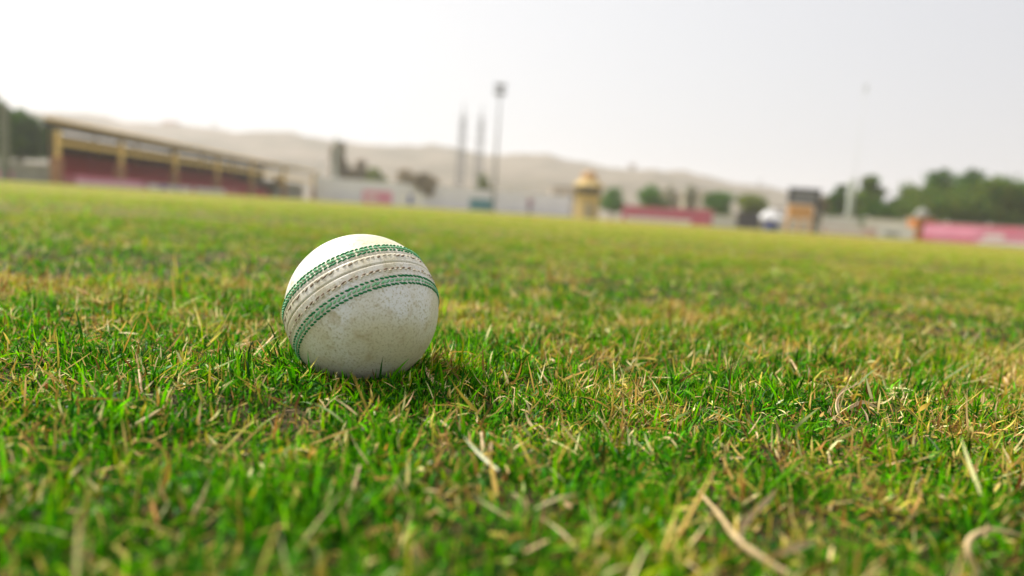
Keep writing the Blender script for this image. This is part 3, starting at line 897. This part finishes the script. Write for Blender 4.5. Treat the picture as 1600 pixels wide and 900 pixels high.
def hut(px, D, z, w, h, label, m):
    root = empty('ridge_hut', at(px, D) + Vector((0, 0, z))); tag(root, label, 'hut', 'huts on the ridge')
    MB().box(-w / 2, w / 2, -w / 2, w / 2, -3, h).build('wall', m, root)
    mb = MB(); a = w / 2 + 0.4
    mb.add([(-a, -a, h + .003), (a, -a, h + .003), (a, a, h + .003), (-a, a, h + .003), (-a, 0, h + w * .25), (a, 0, h + w * .25)], [(0, 1, 5, 4), (2, 3, 4, 5), (0, 4, 3), (1, 2, 5), (3, 2, 1, 0)])
    mb.build('roof', M_BRN, root)
hut(266, 455, hm(92, 455), 9, 3.5, 'low pinkish hut on the ridge above the stand roof', M_TAN)
hut(981, 455, hm(77, 455), 4, 3.0, 'small grey hut on the ridge right of the yellow tower', M_CONC)
for (px, hh, lb) in ((333, 8, 'short thin mast on the ridge above the stand'), (1180, 7, 'short thin mast on the ridge near its low right end')):
    zz = hm(92 if px < 500 else 60, 455)
    o = MB().tube([(0, 0, -4), (0, 0, hh)], [0.7, 0.4], 6).box(-1.1, 1.1, -0.3, 0.3, hh * 0.6, hh * 0.7).build('ridge_mast', M_GREY)
    o.location = at(px, 455) + Vector((0, 0, zz)); tag(o, lb, 'mast')

# pale buildings glimpsed under the ridge, behind the round trees
def block(px0, px1, Y, h, m, label, nwin):
    p = at((px0 + px1) / 2, Y); w = (at(px1, Y) - at(px0, Y)).length
    root = empty('house', p); tag(root, label, 'house', 'pale houses below the ridge')
    MB().box(-w / 2, w / 2, 0, 7, 0, h).build('wall', m, root)
    MB().box(-w / 2 - 0.15, w / 2 + 0.15, -0.15, 7.15, h + 0.003, h + 0.35).build('roof', M_CONC, root)
    for k in range(nwin):
        x = -w / 2 + w * (k + 0.5) / nwin
        MB().box(x - 0.5, x + 0.5, -0.05, 0.1, h * 0.55, h * 0.8).build('window', M_GLASS, root)
block(1010, 1062, 150, hm(48, 150), M_TAN, 'low tan flat roofed house behind the round green trees', 3)
block(1070, 1125, 165, hm(52, 165), mat('cream_render', (0.62, 0.56, 0.40), 0.9), 'cream flat roofed house between the round trees', 3)
block(1205, 1226, 140, hm(34, 140), M_WHITE, 'narrow white house left of the scoreboard', 1)
block(860, 900, 170, hm(44, 170), M_TAN, 'tan house partly hidden behind the yellow tower', 2)
block(528, 566, 140, hm(40, 140), M_BRN, 'brown unfinished house behind the left end of the pale wall', 2)

# ------------------------------------------------------------------ trees
def leaf_material(name, trans=0.3):
    m = blade_material(name, 0.8, trans); m.node_tree.nodes['Principled BSDF'].inputs['Specular IOR Level'].default_value = 0.1; return m
M_LEAF = leaf_material('tree_leaves')
M_BARK = mat('bark', (0.16, 0.11, 0.07), 0.95, scale=3)
def tree(px, Y, hpx, wpx, label, pal, base=0.12, n=5200, lobes=9, group='trees around the ground', name='leafy_tree', leaf=0.20, flat=0.75, seed=0):
    h, w = hm(hpx, Y), hm(wpx, Y)
    rg = np.random.default_rng(seed + int(px) + 500); rd = random.Random(int(px) + seed)
    root = empty(name, at(px, Y)); tag(root, label, 'tree', group)
    mb = MB()
    th = h * (base + 0.25)
    tr = max(0.06, h * 0.028)
    lean = rd.uniform(-.04, .04) * h
    mb.tube([(0, 0, -0.05), (lean * .3, 0, th * .5), (lean, 0.02, th), (lean * 1.4, 0, h * 0.8)], [tr * 1.4, tr, tr * .75, tr * .2], 8)
    cs = []
    for k in range(lobes):
        a = 2 * math.pi * k / lobes + rd.uniform(-.4, .4); rr = w * 0.5 * rd.uniform(0.25, 0.68)
        zc = h * (base + (1 - base) * rd.uniform(0.28, 0.80))
        sr = (w * 0.55 + h * 0.40) * rd.uniform(0.16, 0.25)
        zc = min(zc, h - sr * flat)
        c = Vector((rr * math.cos(a), rr * math.sin(a), zc)); cs.append((c, sr))
        mb.tube([(lean * .8, 0, th * rd.uniform(.6, 1.0)), tuple(c * 0.55 + Vector((0, 0, c.z * .35))), tuple(c)], [tr * .5, tr * .3, tr * .08], 6)
    cs.append((Vector((lean, 0, h - w * 0.2 * flat)), w * 0.22))
    cs.append((Vector((lean, 0, h * 0.68)), w * 0.27)); cs.append((Vector((lean, 0, h * 0.48)), w * 0.30))
    mb.build('trunk', M_BARK, root, smooth=True)
    # leaf sized faces gathered into twigs inside the lobes
    ci = rg.integers(0, len(cs), n)
    cc = np.array([tuple(c) for c, _ in cs])[ci]; sr = np.array([s for _, s in cs])[ci]
    nt_ = max(60, n // 22)
    tw_d = rg.normal(0, 1, (nt_, 3)); tw_d /= np.linalg.norm(tw_d, axis=1)[:, None]; tw_r = rg.uniform(0.35, 1.12, nt_) ** 0.7
    tw_i = rg.integers(0, nt_, n)
    d = tw_d[tw_i] * tw_r[tw_i][:, None] + rg.normal(0, 0.16, (n, 3))
    Pp = cc + d * sr[:, None] * np.array([1, 1, flat])
    Pp[:, 2] = np.maximum(Pp[:, 2], h * base * 0.8)
    nn = rg.normal(0, 1, (n, 3)) + d * 0.8; nn /= np.linalg.norm(nn, axis=1)[:, None]
    u = np.cross(nn, rg.normal(0, 1, (n, 3))); u /= np.linalg.norm(u, axis=1)[:, None]; v = np.cross(nn, u)
    sz = leaf * (h / 6) * rg.uniform(0.6, 1.4, n)[:, None]
    V = np.stack([Pp - u * sz, Pp - v * sz * .5, Pp + u * sz, Pp + v * sz * .5], 1).reshape(-1, 3).astype(np.float32)
    pal_ = np.array(pal); tc = pal_[rg.integers(0, len(pal), nt_)] * np.exp(rg.normal(0, 0.22, (nt_, 1)))
    c = tc[tw_i] * np.exp(rg.normal(0, 0.15, (n, 1)))
    C = np.ones((n, 4, 4), np.float32); C[..., :3] = np.clip(c, 0, 1)[:, None, :]
    me = bpy.data.meshes.new('crown')
    me.vertices.add(n * 4); me.vertices.foreach_set('co', V.reshape(-1))
    me.loops.add(n * 4); me.loops.foreach_set('vertex_index', np.arange(n * 4, dtype=np.int32))
    me.polygons.add(n); me.polygons.foreach_set('loop_start', np.arange(0, n * 4, 4, dtype=np.int32))
    at_ = me.attributes.new('blade_colour', 'FLOAT_COLOR', 'POINT'); at_.data.foreach_set('color', C.reshape(-1))
    me.update(calc_edges=True)
    link_mesh('crown', me, M_LEAF, root)
    return root
DG = [(0.045, 0.12, 0.010), (0.075, 0.17, 0.014), (0.025, 0.075, 0.010)]
MG = [(0.07, 0.19, 0.02), (0.045, 0.14, 0.02), (0.11, 0.23, 0.025)]
OG = [(0.13, 0.18, 0.02), (0.18, 0.21, 0.03), (0.09, 0.15, 0.02)]
PG = [(0.26, 0.26, 0.16), (0.32, 0.29, 0.18), (0.22, 0.24, 0.14)]
BG = [(0.22, 0.17, 0.10), (0.26, 0.20, 0.12), (0.14, 0.13, 0.06)]
tree(-28, 50, 134, 110, 'dark tree cut by the left edge of the picture', DG, seed=1)
tree(34, 56, 106, 82, 'dark tree behind the grey post beside the stand', DG, seed=2)
tree(528, 118, 90, 18, 'narrow brown tree with a pointed top behind the wall left end', BG, name='thin_tree', seed=3, flat=1.3)
tree(560, 118, 66, 34, 'brown scruffy tree right of the pointed tree behind the wall', BG, name='thin_tree', seed=4)
tree(584, 104, 54, 44, 'low olive bush peeping over the wall below the brown trees', OG, name='low_tree', seed=5)
tree(634, 116, 56, 58, 'brown olive tree over the middle of the pale wall', BG, name='low_tree', seed=6)
tree(662, 104, 52, 44, 'smaller brownish tree next right over the pale wall', BG, name='low_tree', seed=61)
tree(752, 108, 56, 26, 'small green bush at the foot of the right pylon', OG, name='low_tree', seed=7)
tree(955, 92, 50, 48, 'round green tree directly right of the yellow tower', MG, seed=8)
tree(1016, 92, 56, 60, 'round dark green tree above the red hoarding', MG, seed=9)
tree(1044, 130, 58, 14, 'slim grey green tree just right of the round dark green tree', PG, name='thin_tree', seed=10, flat=1.6)
tree(1074, 130, 60, 16, 'slim pale tree alone above the red hoarding right part', PG, name='thin_tree', seed=11, flat=1.6)
tree(1119, 88, 54, 56, 'round dark green tree above the right end of red hoarding', MG, seed=12)
tree(1172, 86, 54, 58, 'olive green rounded tree above the dark grey board', OG, seed=13)
tree(1284, 84, 58, 34, 'small brownish tree right beside the scoreboard', BG, name='low_tree', seed=14)
tree(1306, 82, 76, 34, 'dark green tree left of the pale post', DG, seed=15)
tree(1348, 80, 92, 52, 'tall olive tree right of the pale post', OG + DG, seed=16)
tree(1366, 70, 56, 66, 'low dense dark green tree over the cream wall end', DG, seed=17)
tree(1412, 78, 84, 78, 'wide olive green tree left of the two tallest crowns', OG + MG, seed=18)
tree(1457, 78, 108, 92, 'tall dark tree with a high left crown behind the kiosk', DG, seed=19, lobes=16, base=0.02, n=8000)
tree(1502, 80, 109, 88, 'tall dark tree with the second high crown at right', DG, seed=20, lobes=16, base=0.02, n=8000)
tree(1560, 72, 104, 130, 'broad dark green tree filling the right edge', DG + OG, seed=21, n=9000, lobes=13)
tree(1660, 70, 112, 120, 'broad dark tree cut by the right edge of the picture', DG, seed=22, n=7000, lobes=12)
tree(1480, 74, 84, 150, 'low dark tree filling the gap behind the red hoarding', DG + OG, seed=23, n=9000, lobes=16)

# ------------------------------------------------------------------ person standing by the far wall
def build_person():
    me = bpy.data.meshes.new('person')
    J = {'pelvis': (0, 0, 0.95, .15), 'waist': (0, 0, 1.10, .14), 'chest': (0, 0, 1.32, .17), 'neck': (0, 0, 1.50, .06), 'head': (0, -0.01, 1.62, .095), 'crown': (0, -0.01, 1.72, .08),
         'ls': (-.19, 0, 1.43, .065), 'le': (-.25, 0.02, 1.15, .048), 'lw': (-.27, -.04, .90, .035), 'lh': (-.27, -.06, .80, .035),
         'rs': (.19, 0, 1.43, .065), 're': (.26, 0.03, 1.16, .048), 'rw': (.24, -.10, .95, .035), 'rh': (.21, -.15, .87, .035),
         'lk': (-.11, -.01, .50, .075), 'la': (-.12, 0.01, .09, .05), 'lt': (-.13, -.16, .04, .045), 'rk': (.11, -.02, .50, .075), 'ra': (.13, 0.01, .09, .05), 'rt': (.15, -.16, .04, .045)}
    E_ = [('pelvis', 'waist'), ('waist', 'chest'), ('chest', 'neck'), ('neck', 'head'), ('head', 'crown'), ('chest', 'ls'), ('ls', 'le'), ('le', 'lw'), ('lw', 'lh'), ('chest', 'rs'), ('rs', 're'), ('re', 'rw'), ('rw', 'rh'),
          ('pelvis', 'lk'), ('lk', 'la'), ('la', 'lt'), ('pelvis', 'rk'), ('rk', 'ra'), ('ra', 'rt')]
    ks = list(J); me.from_pydata([J[k][:3] for k in ks], [(ks.index(a), ks.index(b)) for a, b in E_], [])
    m = bpy.data.materials.new('maroon_clothes_and_skin'); m.use_nodes = True
    N = m.node_tree.nodes; L = m.node_tree.links
    tc = N.new('ShaderNodeTexCoord'); sp = N.new('ShaderNodeSeparateXYZ'); L.new(tc.outputs['Object'], sp.inputs[0])
    mr = N.new('ShaderNodeMath'); mr.operation = 'DIVIDE'; mr.inputs[1].default_value = 1.8; L.new(sp.outputs['Z'], mr.inputs[0])
    cr = N.new('ShaderNodeValToRGB'); cr.color_ramp.interpolation = 'CONSTANT'; e = cr.color_ramp.elements
    e[0].position = 0; e[0].color = (0.03, 0.03, 0.04, 1); e[1].position = 0.06; e[1].color = (0.10, 0.03, 0.09, 1)
    for p_, c_ in ((0.53, (0.24, 0.03, 0.10, 1)), (0.83, (0.30, 0.16, 0.10, 1)), (0.925, (0.02, 0.015, 0.012, 1))):
        x = e.new(p_); x.color = c_
    L.new(mr.outputs[0], cr.inputs['Fac']); L.new(cr.outputs['Color'], N['Principled BSDF'].inputs['Base Color'])
    N['Principled BSDF'].inputs['Roughness'].default_value = 0.85
    o = link_mesh('person', me, m); o.location = at(827, 68); o.rotation_euler.z = R(12)
    s = o.modifiers.new('skin', 'SKIN'); sv = me.skin_vertices[0].data
    for i, k in enumerate(ks):
        sv[i].radius = (J[k][3], J[k][3] * (0.75 if k in ('chest', 'pelvis', 'waist') else 1)); sv[i].use_root = (k == 'pelvis')
    b = o.modifiers.new('sub', 'SUBSURF'); b.levels = 2; b.render_levels = 2
    tag(o, 'distant person in maroon shirt and dark trousers standing before the pale wall', 'person')
build_person()

# ------------------------------------------------------------------ dusty air
def build_haze():
    o = MB().box(-900, 900, -60, 900, -1.5, 70).build('haze', None) if False else None
    mb = MB().box(-900, 900, -80, 900, -1.5, 66)
    m = bpy.data.materials.new('dusty_air'); m.use_nodes = True
    N = m.node_tree.nodes; L = m.node_tree.links
    N.remove(N['Principled BSDF'])
    v = N.new('ShaderNodeVolumePrincipled'); v.inputs['Color'].default_value = (0.93, 0.92, 0.92, 1); v.inputs['Density'].default_value = 0.0008
    v.inputs['Anisotropy'].default_value = 0.3
    L.new(v.outputs[0], N['Material Output'].inputs['Volume'])
    o = mb.build('haze', m); tag(o, 'pale dusty air over the whole ground', 'haze', kind='stuff')
build_haze()
